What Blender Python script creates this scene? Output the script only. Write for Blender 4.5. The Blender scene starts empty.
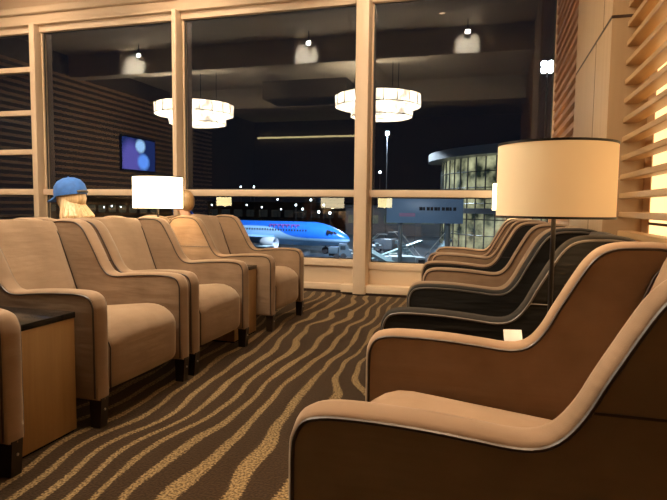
import bpy, bmesh, math, random
from mathutils import Vector, Matrix
from math import pi, sin, cos, radians, sqrt
random.seed(7)
COL = bpy.context.scene.collection

# ------------------------------------------------------------------ materials
def new_mat(name):
    m = bpy.data.materials.new(name); m.use_nodes = True
    nt = m.node_tree; nt.nodes.clear()
    out = nt.nodes.new('ShaderNodeOutputMaterial')
    return m, nt, out
def principled(nt, out, col, rough=.6, metal=0, sheen=0, spec=.5, emis=None, estr=0):
    b = nt.nodes.new('ShaderNodeBsdfPrincipled')
    b.inputs['Base Color'].default_value = (*col, 1)
    b.inputs['Roughness'].default_value = rough
    b.inputs['Metallic'].default_value = metal
    b.inputs['Specular IOR Level'].default_value = spec
    if sheen:
        b.inputs['Sheen Weight'].default_value = sheen
        b.inputs['Sheen Roughness'].default_value = .45
        b.inputs['Sheen Tint'].default_value = (1, .85, .68, 1)
    if emis:
        b.inputs['Emission Color'].default_value = (*emis, 1)
        b.inputs['Emission Strength'].default_value = estr
    nt.links.new(b.outputs[0], out.inputs[0])
    return b
def plain(name, col, rough=.6, metal=0, spec=.5, noise=.08, scale=12, bump=0, emis=None, estr=0):
    m, nt, out = new_mat(name)
    b = principled(nt, out, col, rough, metal, 0, spec, emis, estr)
    tc = nt.nodes.new('ShaderNodeTexCoord'); n = nt.nodes.new('ShaderNodeTexNoise')
    n.inputs['Scale'].default_value = scale
    nt.links.new(tc.outputs['Object'], n.inputs['Vector'])
    if noise:
        r = nt.nodes.new('ShaderNodeValToRGB')
        r.color_ramp.elements[0].color = (*[c * (1 - noise) for c in col], 1)
        r.color_ramp.elements[1].color = (*[min(1, c * (1 + noise)) for c in col], 1)
        r.color_ramp.elements[0].position = .3; r.color_ramp.elements[1].position = .7
        nt.links.new(n.outputs['Fac'], r.inputs[0]); nt.links.new(r.outputs[0], b.inputs['Base Color'])
    if bump:
        bp = nt.nodes.new('ShaderNodeBump'); bp.inputs['Strength'].default_value = bump; bp.inputs['Distance'].default_value = .01
        nt.links.new(n.outputs['Fac'], bp.inputs['Height']); nt.links.new(bp.outputs[0], b.inputs['Normal'])
    return m
def fabric(name, col, worn, sheen=.35, bump=.35):
    m, nt, out = new_mat(name)
    b = principled(nt, out, col, .82, 0, sheen, .25)
    L = nt.links.new
    tc = nt.nodes.new('ShaderNodeTexCoord')
    n = nt.nodes.new('ShaderNodeTexNoise'); n.inputs['Scale'].default_value = 5; n.inputs['Detail'].default_value = 5
    L(tc.outputs['Object'], n.inputs['Vector'])
    r = nt.nodes.new('ShaderNodeValToRGB')
    r.color_ramp.elements[0].position = .32; r.color_ramp.elements[1].position = .68
    r.color_ramp.elements[0].color = (*worn, 1); r.color_ramp.elements[1].color = (*col, 1)
    L(n.outputs['Fac'], r.inputs[0])
    hsv = nt.nodes.new('ShaderNodeHueSaturation')
    oi = nt.nodes.new('ShaderNodeObjectInfo'); mr = nt.nodes.new('ShaderNodeMapRange')
    mr.inputs[3].default_value = .92; mr.inputs[4].default_value = 1.08
    L(oi.outputs['Random'], mr.inputs[0]); L(mr.outputs[0], hsv.inputs['Value'])
    L(r.outputs[0], hsv.inputs['Color']); L(hsv.outputs[0], b.inputs['Base Color'])
    # soft creases, long in the horizontal
    mp = nt.nodes.new('ShaderNodeMapping'); mp.inputs['Scale'].default_value = (2.2, 2.2, 13)
    L(tc.outputs['Object'], mp.inputs['Vector'])
    n2 = nt.nodes.new('ShaderNodeTexNoise'); n2.inputs['Scale'].default_value = 1.6; n2.inputs['Detail'].default_value = 2
    L(mp.outputs[0], n2.inputs['Vector'])
    bp = nt.nodes.new('ShaderNodeBump'); bp.inputs['Strength'].default_value = bump; bp.inputs['Distance'].default_value = .03
    L(n2.outputs['Fac'], bp.inputs['Height'])
    n3 = nt.nodes.new('ShaderNodeTexNoise'); n3.inputs['Scale'].default_value = 350
    L(tc.outputs['Object'], n3.inputs['Vector'])
    b2 = nt.nodes.new('ShaderNodeBump'); b2.inputs['Strength'].default_value = .12; b2.inputs['Distance'].default_value = .002
    L(n3.outputs['Fac'], b2.inputs['Height']); L(bp.outputs[0], b2.inputs['Normal']); L(b2.outputs[0], b.inputs['Normal'])
    return m
def wood(name, c1, c2, rough=.4, axis='z', sc=1.0):
    m, nt, out = new_mat(name); b = principled(nt, out, c1, rough)
    L = nt.links.new; tc = nt.nodes.new('ShaderNodeTexCoord'); mp = nt.nodes.new('ShaderNodeMapping')
    s = {'z': (22, 22, 1.2), 'y': (22, 1.2, 22), 'x': (1.2, 22, 22)}[axis]
    mp.inputs['Scale'].default_value = tuple(v * sc for v in s)
    L(tc.outputs['Object'], mp.inputs['Vector'])
    n = nt.nodes.new('ShaderNodeTexNoise'); n.inputs['Scale'].default_value = 1.3; n.inputs['Detail'].default_value = 6
    L(mp.outputs[0], n.inputs['Vector'])
    r = nt.nodes.new('ShaderNodeValToRGB'); r.color_ramp.elements[0].position = .3; r.color_ramp.elements[1].position = .72
    r.color_ramp.elements[0].color = (*c2, 1); r.color_ramp.elements[1].color = (*c1, 1)
    L(n.outputs['Fac'], r.inputs[0]); L(r.outputs[0], b.inputs['Base Color'])
    return m
def emit(name, col, s):
    m, nt, out = new_mat(name); e = nt.nodes.new('ShaderNodeEmission')
    e.inputs[0].default_value = (*col, 1); e.inputs[1].default_value = s
    nt.links.new(e.outputs[0], out.inputs[0]); return m

TAN = fabric('tan_suede', (.27, .172, .106), (.205, .128, .076), bump=.22)
TAN2 = fabric('tan_suede_smooth', (.30, .195, .12), (.235, .148, .088), bump=.18)
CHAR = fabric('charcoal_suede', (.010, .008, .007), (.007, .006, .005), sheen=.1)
CHAR2 = fabric('charcoal_suede_trim', (.05, .042, .036), (.04, .033, .028), sheen=.2, bump=.1)
PIPE = plain('dark_brown_piping', (.035, .017, .009), .42, noise=.1)
PIPEG = plain('grey_piping', (.11, .09, .075), .4, noise=.1)
LEGM = wood('dark_leg_wood', (.02, .011, .007), (.012, .007, .004), .35)
STEEL = plain('brushed_steel', (.6, .57, .52), .3, 1)
BRONZE = plain('dark_bronze', (.014, .010, .008), .4, .3)
TABW = wood('oak_veneer', (.36, .215, .09), (.29, .165, .065), .45)
TABTOP = plain('black_table_top', (.012, .010, .009), .18)
FRAME = plain('cream_window_paint', (.66, .50, .35), .5, noise=.03, scale=3)
FRAME2 = plain('cream_wall_paint', (.58, .43, .29), .6, noise=.04, scale=2)
HDR = plain('header_plaster', (.52, .36, .23), .65, noise=.06, scale=2)
GASKET = plain('window_gasket', (.03, .03, .03), .6)
CEIL = plain('ceiling_plaster', (.52, .46, .36), .8, noise=.05, scale=2)
BEAMM = plain('dark_beam_paint', (.09, .07, .05), .6, noise=.1, scale=2)
SLAT = wood('slat_timber', (.50, .30, .135), (.40, .23, .10), .42, 'y')
SLATD = wood('slat_timber_reddish', (.36, .18, .085), (.28, .13, .06), .45, 'y')
PANEL = wood('maple_panel', (.50, .34, .20), (.45, .30, .17), .4, 'z', .6)
WALLD = plain('dark_wall', (.10, .07, .045), .7, noise=.1, scale=1)
GROOVE = plain('shadow_groove', (.05, .025, .015), .6)
SHADE = None

def shade_mat(name, col, s):
    # linen drum shade lit from inside: its glow varies slightly at random
    m, nt, out = new_mat(name); L = nt.links.new
    b = principled(nt, out, (.75, .62, .42), .8)
    tc = nt.nodes.new('ShaderNodeTexCoord'); n = nt.nodes.new('ShaderNodeTexNoise'); n.inputs['Scale'].default_value = 9
    L(tc.outputs['Object'], n.inputs['Vector'])
    mr = nt.nodes.new('ShaderNodeMapRange'); mr.inputs[3].default_value = s * .9; mr.inputs[4].default_value = s * 1.1
    L(n.outputs['Fac'], mr.inputs[0])
    b.inputs['Emission Color'].default_value = (*col, 1)
    L(mr.outputs[0], b.inputs['Emission Strength'])
    return m
SHADE_R = shade_mat('linen_shade_warm', (1, .55, .22), .37)
SHADE_L = shade_mat('linen_shade_bright', (1, .84, .52), 6)
SHADE_F = shade_mat('linen_shade_yellow', (1, .84, .40), 10)

def glass_mat():
    m, nt, out = new_mat('window_glass'); L = nt.links.new
    t = nt.nodes.new('ShaderNodeBsdfTransparent'); t.inputs[0].default_value = (.93, .96, .97, 1)
    t2 = nt.nodes.new('ShaderNodeBsdfTransparent')
    g = nt.nodes.new('ShaderNodeBsdfGlossy'); g.inputs['Roughness'].default_value = 0
    g.inputs['Color'].default_value = (1, 1, 1, 1)
    f = nt.nodes.new('ShaderNodeFresnel'); f.inputs[0].default_value = 1.95
    mx = nt.nodes.new('ShaderNodeMixShader'); L(f.outputs[0], mx.inputs[0]); L(t.outputs[0], mx.inputs[1]); L(g.outputs[0], mx.inputs[2])
    geo = nt.nodes.new('ShaderNodeNewGeometry')
    m2 = nt.nodes.new('ShaderNodeMixShader'); L(geo.outputs['Backfacing'], m2.inputs[0]); L(mx.outputs[0], m2.inputs[1]); L(t2.outputs[0], m2.inputs[2])
    L(m2.outputs[0], out.inputs[0]); return m
GLASS = glass_mat()

def carpet_mat():
    m, nt, out = new_mat('wave_stripe_carpet'); L = nt.links.new
    b = principled(nt, out, (.1, .06, .03), .95, 0, .15, .1)
    tc = nt.nodes.new('ShaderNodeTexCoord')
    sep = nt.nodes.new('ShaderNodeSeparateXYZ'); L(tc.outputs['Object'], sep.inputs[0])
    def math_(op, a, c=None):
        n = nt.nodes.new('ShaderNodeMath'); n.operation = op
        for i, v in enumerate((a, c)):
            if v is None: continue
            if hasattr(v, 'links'): L(v, n.inputs[i])
            else: n.inputs[i].default_value = v
        return n.outputs[0]
    mp = nt.nodes.new('ShaderNodeMapping'); mp.inputs['Scale'].default_value = (1.25, .8, 1); mp.inputs['Location'].default_value = (3.1, 1.7, 0)
    L(tc.outputs['Object'], mp.inputs['Vector'])
    n1 = nt.nodes.new('ShaderNodeTexNoise'); n1.inputs['Scale'].default_value = 1; n1.inputs['Detail'].default_value = .6
    L(mp.outputs[0], n1.inputs['Vector'])
    n4 = nt.nodes.new('ShaderNodeTexNoise'); n4.inputs['Scale'].default_value = 2.3; n4.inputs['Detail'].default_value = .3; L(tc.outputs['Object'], n4.inputs['Vector'])
    w = math_('ADD', math_('MULTIPLY', n1.outputs['Fac'], 4.0), math_('MULTIPLY', n4.outputs['Fac'], .75))
    sw = math_('MULTIPLY', math_('SINE', math_('MULTIPLY', sep.outputs[1], 3.6)), .25)
    ph = math_('ADD', math_('ADD', math_('MULTIPLY', sep.outputs[0], 7.6), math_('MULTIPLY', sep.outputs[1], .5)), math_('ADD', w, sw))
    s = math_('SINE', math_('MULTIPLY', ph, 2 * pi))
    # stripe width itself wanders
    n2 = nt.nodes.new('ShaderNodeTexNoise'); n2.inputs['Scale'].default_value = 1.7; L(tc.outputs['Object'], n2.inputs['Vector'])
    thr = math_('MULTIPLY', math_('SUBTRACT', n2.outputs['Fac'], .5), 1.6)
    v = math_('ADD', s, thr)
    sp = nt.nodes.new('ShaderNodeTexNoise'); sp.inputs['Scale'].default_value = 95; sp.inputs['Detail'].default_value = 2; L(tc.outputs['Object'], sp.inputs['Vector'])
    v2 = math_('ADD', v, math_('MULTIPLY', math_('SUBTRACT', sp.outputs['Fac'], .5), .9))
    r = nt.nodes.new('ShaderNodeValToRGB')
    r.color_ramp.elements[0].position = .46; r.color_ramp.elements[1].position = .72
    L(v2, r.inputs[0])
    base = nt.nodes.new('ShaderNodeValToRGB'); base.color_ramp.elements[0].position = .35; base.color_ramp.elements[1].position = .65
    base.color_ramp.elements[0].color = (.018, .009, .004, 1); base.color_ramp.elements[1].color = (.038, .020, .009, 1)
    L(sp.outputs['Fac'], base.inputs[0])
    st = nt.nodes.new('ShaderNodeValToRGB'); st.color_ramp.elements[0].position = .38; st.color_ramp.elements[1].position = .62
    st.color_ramp.elements[0].color = (.07, .042, .017, 1); st.color_ramp.elements[1].color = (.28, .19, .09, 1)
    L(sp.outputs['Fac'], st.inputs[0])
    mx = nt.nodes.new('ShaderNodeMix'); mx.data_type = 'RGBA'
    L(r.outputs[0], mx.inputs[0]); L(base.outputs[0], mx.inputs[6]); L(st.outputs[0], mx.inputs[7])
    L(mx.outputs[2], b.inputs['Base Color'])
    bp = nt.nodes.new('ShaderNodeBump'); bp.inputs['Strength'].default_value = .5; bp.inputs['Distance'].default_value = .004
    L(sp.outputs['Fac'], bp.inputs['Height']); L(bp.outputs[0], b.inputs['Normal'])
    return m
CARPET = carpet_mat()

# ------------------------------------------------------------------ mesh helpers
class MB:
    def __init__(s): s.bm = bmesh.new()
    def box(s, x0, x1, y0, y1, z0, z1, bev=0, seg=2):
        t = bmesh.new(); r = bmesh.ops.create_cube(t, size=1)
        for v in t.verts:
            v.co = Vector(((x0 + x1) / 2 + v.co.x * (x1 - x0), (y0 + y1) / 2 + v.co.y * (y1 - y0), (z0 + z1) / 2 + v.co.z * (z1 - z0)))
        if bev: bmesh.ops.bevel(t, geom=t.edges[:], offset=bev, segments=seg, affect='EDGES', profile=.5)
        s.join(t); return s
    def join(s, t, M=None):
        if M is not None: bmesh.ops.transform(t, matrix=M, verts=t.verts)
        me = bpy.data.meshes.new('tmp'); t.to_mesh(me); t.free(); s.bm.from_mesh(me); bpy.data.meshes.remove(me)
    def lathe(s, prof, c=(0, 0, 0), n=32, M=None):
        t = bmesh.new(); rings = []
        for r, z in prof:
            if r <= 1e-6: rings.append([t.verts.new((0, 0, z))])
            else: rings.append([t.verts.new((r * cos(2 * pi * k / n), r * sin(2 * pi * k / n), z)) for k in range(n)])
        for a, b in zip(rings, rings[1:]):
            for k in range(n):
                k2 = (k + 1) % n
                if len(a) == 1 and len(b) == 1: continue
                if len(a) == 1: t.faces.new((a[0], b[k], b[k2]))
                elif len(b) == 1: t.faces.new((a[k], a[k2], b[0]))
                else: t.faces.new((a[k], a[k2], b[k2], b[k]))
        bmesh.ops.recalc_face_normals(t, faces=t.faces[:])
        MM = Matrix.Translation(c)
        if M is not None: MM = MM @ M
        s.join(t, MM); return s
    def tube(s, pts, r, n=8, closed=False):
        pts = [Vector(p) for p in pts]; t = bmesh.new(); rings = []; N = len(pts); prev = None
        rr = r if isinstance(r, (list, tuple)) else [r] * N
        for i, p in enumerate(pts):
            if closed: d = pts[(i + 1) % N] - pts[i - 1]
            else: d = pts[min(i + 1, N - 1)] - pts[max(i - 1, 0)]
            d.normalize()
            if prev is None:
                up = Vector((0, 0, 1)) if abs(d.z) < .9 else Vector((0, 1, 0))
                a = d.cross(up).normalized()
            else: a = (prev - d * prev.dot(d)).normalized()
            prev = a; b = d.cross(a)
            rings.append([t.verts.new(p + (a * cos(2 * pi * k / n) + b * sin(2 * pi * k / n)) * rr[i]) for k in range(n)])
        m = N if closed else N - 1
        for i in range(m):
            a, b = rings[i], rings[(i + 1) % N]
            for k in range(n): t.faces.new((a[k], a[(k + 1) % n], b[(k + 1) % n], b[k]))
        if not closed: t.faces.new(rings[0][::-1]); t.faces.new(rings[-1])
        bmesh.ops.recalc_face_normals(t, faces=t.faces[:])
        s.join(t); return s
    def ell(s, c, r, M=None, sub=3):
        t = bmesh.new(); bmesh.ops.create_icosphere(t, subdivisions=sub, radius=1)
        S = Matrix.Diagonal((*r, 1)); MM = Matrix.Translation(c) @ (M if M is not None else Matrix.Identity(4)) @ S
        s.join(t, MM); return s
    def prism(s, poly, axis, a, b):
        # closed outline extruded along axis from a to b
        t = bmesh.new()
        def P(u, v, w): return {'y': (u, w, v), 'x': (w, u, v), 'z': (u, v, w)}[axis]
        A = [t.verts.new(P(u, v, a)) for u, v in poly]; B = [t.verts.new(P(u, v, b)) for u, v in poly]
        n = len(poly); t.faces.new(A); t.faces.new(B[::-1])
        for k in range(n): t.faces.new((A[k], A[(k + 1) % n], B[(k + 1) % n], B[k]))
        bmesh.ops.recalc_face_normals(t, faces=t.faces[:]); s.join(t); return s
    def build(s, name, mat, parent=None, smooth=True, ang=35):
        me = bpy.data.meshes.new(name)
        if smooth:
            for f in s.bm.faces: f.smooth = True
            for e in s.bm.edges:
                if len(e.link_faces) == 2 and e.calc_face_angle(0) > radians(ang): e.smooth = False
        s.bm.to_mesh(me); s.bm.free()
        me.materials.append(mat)
        o = bpy.data.objects.new(name, me); COL.objects.link(o)
        if parent is not None: o.parent = parent
        return o
def tag(o, label=None, cat=None, group=None, kind=None):
    if label: o['label'] = label
    if cat: o['category'] = cat
    if group: o['group'] = group
    if kind: o['kind'] = kind
    return o
def thing(name, label, cat, loc=(0, 0, 0), rz=0, group=None, kind=None):
    o = bpy.data.objects.new(name, None); COL.objects.link(o); o.location = loc; o.rotation_euler = (0, 0, rz)
    o.empty_display_size = .1
    return tag(o, label, cat, group, kind)
def copy_tree(o, parent=None):
    c = o.copy(); COL.objects.link(c); c.parent = parent
    for ch in [x for x in o.children]: copy_tree(ch, c)
    return c
def struct(name, mb, mat, smooth=True):
    o = mb.build(name, mat, None, smooth); o['kind'] = 'structure'; return o

def rbox_mesh(x0, x1, y0, y1, z0, z1, r, n=14, disp=None):
    """rounded block with a dense skin that disp(p) may push about"""
    t = bmesh.new(); bmesh.ops.create_cube(t, size=2)
    bmesh.ops.subdivide_edges(t, edges=t.edges[:], cuts=n, use_grid_fill=True)
    hx, hy, hz = (x1 - x0) / 2, (y1 - y0) / 2, (z1 - z0) / 2; c = Vector(((x0 + x1) / 2, (y0 + y1) / 2, (z0 + z1) / 2))
    for v in t.verts:
        p = Vector((v.co.x * hx, v.co.y * hy, v.co.z * hz))
        q = Vector((max(-hx + r, min(hx - r, p.x)), max(-hy + r, min(hy - r, p.y)), max(-hz + r, min(hz - r, p.z))))
        d = p - q
        if d.length > 1e-9: p = q + d.normalized() * r
        v.co = p + c
        if disp: v.co = disp(v.co, v.co.x, v.co.y, v.co.z)
    return t

# ------------------------------------------------------------------ armchair
# side profile, (u = distance behind the front edge, z)
CTRL = [(0, .14), (0, .35), (0, .56), (.006, .615), (.03, .655), (.075, .672), (.15, .676), (.27, .673), (.385, .664), (.46, .657), (.51, .662),
        (.545, .685), (.578, .73), (.606, .785), (.636, .84), (.665, .892), (.695, .94), (.73, .975), (.775, .993), (.84, .998), (.90, .997), (.96, .984), (.998, .95), (1.012, .90), (.998, .60), (.975, .30), (.955, .14)]
def profile():
    pts = []
    P = CTRL
    for i in range(len(P) - 1):
        a = P[max(0, i - 1)]; b = P[i]; c = P[i + 1]; d = P[min(len(P) - 1, i + 2)]
        if i in (0, 1): k = 2
        elif i >= len(P) - 4: k = 2
        else: k = 3
        for j in range(k):
            t = j / k
            f = lambda w: .5 * ((2 * b[w]) + (-a[w] + c[w]) * t + (2 * a[w] - 5 * b[w] + 4 * c[w] - d[w]) * t * t + (-a[w] + 3 * b[w] - 3 * c[w] + d[w]) * t ** 3)
            if i in (0, 1) or i >= len(P) - 4: pts.append((b[0] + (c[0] - b[0]) * t, b[1] + (c[1] - b[1]) * t))
            else: pts.append((f(0), f(1)))
    pts.append(P[-1]); return pts
PROF = profile()
def inset(pts, d):
    n = len(pts); out = []
    for i in range(n):
        a = Vector(pts[i - 1]) if i else Vector((pts[0][0], pts[0][1] - .1)); 
        b = Vector(pts[i + 1]) if i < n - 1 else Vector((pts[-1][0], pts[-1][1] - .1))
        t = (b - a).normalized(); nrm = Vector((t.y, -t.x))   # to the right of travel: inward
        p = Vector(pts[i]) + nrm * d
        if i in (0, n - 1): p.y = pts[i][1] + max(d, 0)
        out.append((p.x, p.y))
    return out
DEP = .475
def side_panel(y0, T, mat, parent, name='arm_panel'):
    t = bmesh.new(); rings = []
    for y, d in [(0, .024), (.0015, .015), (.006, .008), (.014, .003), (.03, 0), (T / 2, -.004), (T - .03, 0), (T - .014, .003), (T - .006, .008), (T - .0015, .015), (T, .024)]:
        rings.append([t.verts.new((DEP - u, y0 + y, z)) for u, z in inset(PROF, d)])
    n = len(rings[0])
    for a, b in zip(rings, rings[1:]):
        for k in range(n): t.faces.new((a[k], a[(k + 1) % n], b[(k + 1) % n], b[k]))
    t.faces.new(rings[0]); t.faces.new(rings[-1][::-1])
    bmesh.ops.recalc_face_normals(t, faces=t.faces[:])
    caps = [f for f in t.faces if len(f.verts) > 6]
    bmesh.ops.triangulate(t, faces=caps)
    m = MB(); m.join(t); return m.build(name, mat, parent, ang=50)
def make_chair(label, body, smoothb, pipe, group):
    W = .87; T = .10; h = W / 2
    c = thing('lounge_armchair', label, 'armchair', group=group)
    for s in (0, 1):
        y0 = -h if s == 0 else h - T
        o = side_panel(y0, T, body, c)
        for yy in (y0 + .002, y0 + T - .002):
            p = [(DEP - u, yy, z) for u, z in inset(PROF, .016)]
            MB().tube(p, .0052, 6).build('piping', pipe, o)
        # flat seam that closes the outer wing panel
        ys = y0 - .0005 if s == 0 else y0 + T + .0005
        MB().tube([(DEP - .60, ys, .728), (DEP - .985, ys, .728)], .003, 6).build('seam', pipe, o)
    a, b = -h + T + .004, h - T - .004
    # seat cushion, crowned
    def ds(p, x, y, z):
        yy = 2 * (y - a) / (b - a) - 1
        k = max(0, 1 - yy * yy)
        if z > .30: p.z += (.040 * k ** .7 - .11 * max(0, .32 - x)) * min(1, (z - .30) / .14) - .07 * max(0, (x - .30) / .155) ** 2 * (z - .30) / .18
        if x > .30: p.x += .022 * k ** .6 * max(0, 1 - ((z - .33) / .26) ** 2)
        return p
    m = MB(); m.join(rbox_mesh(-.22, .455, a, b, .15, .485, .062, 16, ds)); seat = m.build('seat_cushion', smoothb, c)
    MB().tube([(.462, a + .012, .17), (.466, a + .010, .38), (.455, a + .010, .41)], .004, 6).build('piping', pipe, seat)
    # back: slopes away behind the wings, slightly bowed across
    def db(p, x, y, z):
        yy = 2 * (y - a) / (b - a) - 1
        k = (z - .3) / .69; w = (x + .36) / .18
        p.x += -(.115 + .145 * w) * k
        if x > -.3: p.x += .02 * (1 - yy * yy) * sin(min(1, max(0, k)) * pi)
        if z > .9: p.z += .012 * (1 - yy * yy)
        return p
    m = MB(); m.join(rbox_mesh(-.36, -.18, a - .003, b + .003, .30, .985, .04, 16, db)); back = m.build('back_cushion', smoothb, c)
    for sg in (-1, 1):
        pts = [(-.18 - .26 * ((z - .3) / .69) + .003 - (.02 if z > .95 else 0), (a + b) / 2 + sg * (b - a) / 2 * .965, z) for z in (.48, .6, .7, .8, .9, .955)]
        MB().tube(pts, .004, 6).build('piping', pipe, back)
    # outer back shell
    t = bmesh.new()
    m = MB(); m.join(rbox_mesh(-.522, -.46, a - .004, b + .004, .15, .972, .028, 8)); m.build('back_shell', body, c)
    m = MB(); m.box(-.47, .40, a - .003, b + .003, .14, .22, .01); m.build('seat_rail', body, c)
    for sx in (1, -1):
        for sy in (1, -1):
            x = .445 if sx > 0 else -.45; y = sy * (h - T / 2)
            poly = [(x - .032, .0), (x + .022, .0), (x + .034, .15), (x - .036, .15)]
            leg = MB().prism(poly, 'y', y - .027, y + .027).build('leg', LEGM, c, smooth=False)
            if sx > 0:
                MB().lathe([(0, .0), (.006, .0), (.006, .004), (0, .005)], (x + .030, y, .09), 10, Matrix.Rotation(pi / 2, 4, 'Y')).build('screw', STEEL, leg)
    return c

GL, GR, GB = 'tan armchairs in the left row', 'armchairs in the right row', 'armchairs of the back-to-back row on the left'
tanchair = make_chair('x', TAN, TAN2, PIPE, GL)
XL, XR, XB = -2.285, .065, -3.38
left = [(1.372, 'tan armchair cut off at the left edge, in front of the wooden side table'),
        (2.672, 'tan suede armchair right behind the wooden side table, with a worn patch on its seat'),
        (3.575, 'tan armchair just beyond the one with the worn seat patch, arm against its arm'),
        (4.905, 'tan armchair last in the left row, nearest the window and the blue aircraft')]
right = [(1.525, 'largest tan armchair at bottom right, seen from its arm side with a bright seat'),
         (3.605, 'tan armchair directly behind the charcoal one in the right row'),
         (4.87, 'tan armchair second from the window in the right row, with a dark outer side panel'),
         (5.752, 'tan armchair nearest the window in the right row')]
back = [(2.672, 'armchair backing onto the big left one, only its top rim showing beside the blue cap'),
        (3.575, 'armchair the blonde woman in the blue cap sits in'),
        (4.905, 'armchair behind the bright table lamp, with the fair-haired person in it')]
first = True
for lst, X, rz, g in ((left, XL, 0, GL), (right, XR, pi, GR), (back, XB, pi, GB)):
    for Y, lab in lst:
        o = tanchair if first else copy_tree(tanchair)
        first = False
        o.location = (X - (0 if rz == 0 or X < 0 else {3.605: .05, 4.87: .12, 5.752: .17}.get(Y, 0)), Y, 0); o.rotation_euler = (0, 0, rz); tag(o, lab, 'armchair', g)
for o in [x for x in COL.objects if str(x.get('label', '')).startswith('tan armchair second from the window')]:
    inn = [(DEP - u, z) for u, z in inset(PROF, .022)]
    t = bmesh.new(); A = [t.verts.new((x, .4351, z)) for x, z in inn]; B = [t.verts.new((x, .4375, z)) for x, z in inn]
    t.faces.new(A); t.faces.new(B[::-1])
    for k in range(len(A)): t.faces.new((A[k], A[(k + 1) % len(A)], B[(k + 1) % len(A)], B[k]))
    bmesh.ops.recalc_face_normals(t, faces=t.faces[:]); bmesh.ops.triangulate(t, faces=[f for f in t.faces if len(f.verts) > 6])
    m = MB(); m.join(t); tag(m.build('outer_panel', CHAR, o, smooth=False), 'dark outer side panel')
dark = make_chair('dark charcoal armchair with grey piping behind the drum-shade lamp', CHAR, CHAR2, PIPEG, GR)
dark.location = (XR - .035, 2.725, 0); dark.rotation_euler = (0, 0, pi)

# ------------------------------------------------------------------ side tables, lamps
def table(name, label, x0, x1, y0, y1, group=None):
    cx, cy = (x0 + x1) / 2, (y0 + y1) / 2
    t = thing(name, label, 'side table', (cx, cy, 0), group=group)
    X, Yh = (x1 - x0) / 2, (y1 - y0) / 2
    MB().box(-X, X, -Yh, Yh, .012, .556, .004).build('cabinet', TABW, t)
    MB().box(-X + .01, X - .01, -Yh + .01, Yh - .01, 0, .012).build('base', TABTOP, t)
    MB().box(-X - .004, X + .004, -Yh - .003, Yh + .003, .556, .585, .003).build('tabletop', TABTOP, t)
    return t
GT = 'side tables between armchairs'
table('side_table', 'oak side table with black top at left edge, between two tan armchairs', -3.62, -1.905, 1.835, 2.205, GT)
table('side_table', 'oak side table carrying the bright lamp, between the last two chairs of the left row', -3.62, -1.95, 4.02, 4.455, GT)
table('side_table', 'side table under the large lamp, behind the nearest armchair on the right', -.30, .52, 1.97, 2.28, GT)
table('side_table', 'side table between tan armchairs of the right row, without a lamp', -.30, .45, 4.10, 4.40, GT)
table('side_table', 'side table in the right row closest to the window', -.25, .42, 6.24, 6.54, GT)
def lamp(label, x, y, shade, H=.30, R=.205, top=1.37, table_z=.585, power=6, group=None, col=(1, .70, .38)):
    t = thing('table_lamp', label, 'lamp', (x, y, table_z), group=group)
    z1 = top - table_z; z0 = z1 - H
    MB().lathe([(0, 0), (.085, 0), (.085, .012), (.075, .018), (.012, .022), (0, .022)], n=40).build('lamp_base', BRONZE, t)
    MB().lathe([(.0, .02), (.0085, .02), (.0085, z1 - .07), (0, z1 - .07)], n=16).build('pole', BRONZE, t)
    sh = MB().lathe([(R, z0), (R, z1), (R - .004, z1), (R - .004, z0), (R, z0)], n=72).build('lamp_shade', shade, t)
    for z in (z0, z1 - .008):
        MB().lathe([(R - .005, z), (R + .002, z), (R + .002, z + .008), (R - .005, z + .008), (R - .005, z)], n=72).build('shade_trim', BRONZE, sh)
    MB().lathe([(R, z0 + H * .52), (R + .0008, z0 + H * .52), (R + .0008, z0 + H * .52 + .003), (R, z0 + H * .52 + .003)], n=72).build('seam', shade, sh)
    m = MB()
    for k in range(3):
        a = 2 * pi * k / 3 + .5; m.tube([(0, 0, z1 - .075), ((R - .006) * cos(a), (R - .006) * sin(a), z1 - .012)], .0025, 6)
    m.build('spider', BRONZE, sh)
    MB().ell((0, 0, z0 + .13), (.032, .032, .042)).build('bulb', emit('bulb', (1, .8, .5), 6), t)
    l = bpy.data.lights.new('bulb_light', 'POINT'); l.energy = power; l.color = col; l.shadow_soft_size = .05
    lo = bpy.data.objects.new('bulb_light', l); COL.objects.link(lo); lo.parent = t; lo.location = (0, 0, z0 + .04)
    return t
GLP = 'drum-shade table lamps'
lamp('large cream drum-shade lamp with dark trim in front of the wooden wall', .212, 2.15, SHADE_R, group=GLP, power=5, H=.262, R=.20, top=1.328)
lamp('bright white drum-shade lamp on the left, beside the fair-haired person', -2.745, 4.2, SHADE_L, top=1.335, H=.275, power=13, group=GLP)
lamp('small far lamp peeking out left of the large lampshade', .20, 6.36, SHADE_L, group=GLP, power=22)
# reflected only: lamps on tables behind the camera
table('side_table', 'side table behind the photographer, mirrored in the right window', -3.62, -1.905, -2.4, -2.0, GT)
lamp('lamp behind the photographer, mirrored in the right window', -3.0, -2.2, SHADE_F, group=GLP, power=8)
table('side_table', 'side table across the lounge, mirrored in the middle window', -7.7, -6.5, -.4, 0, GT)
lamp('lamp across the lounge, mirrored in the middle window', -7.1, -.2, SHADE_F, group=GLP, power=8)

# small card holder on the near right table
ch = thing('card_holder', 'small white card in a black holder on the table behind the nearest armchair', 'card holder', (.082, 2.03, .585), rz=.15)
MB().box(-.055, .055, -.035, .03, 0, .044, .006).build('holder_base', TABTOP, ch)
m = MB(); t = bmesh.new(); bmesh.ops.create_cube(t, size=1)
m.join(t, Matrix.Translation((-.0, -.005, .068)) @ Matrix.Rotation(radians(-38), 4, 'X') @ Matrix.Diagonal((.062, .004, .052, 1)))
m.build('card', plain('white_card', (.95, .94, .92), .5, emis=(1, .95, .9), estr=.0), ch)

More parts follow.
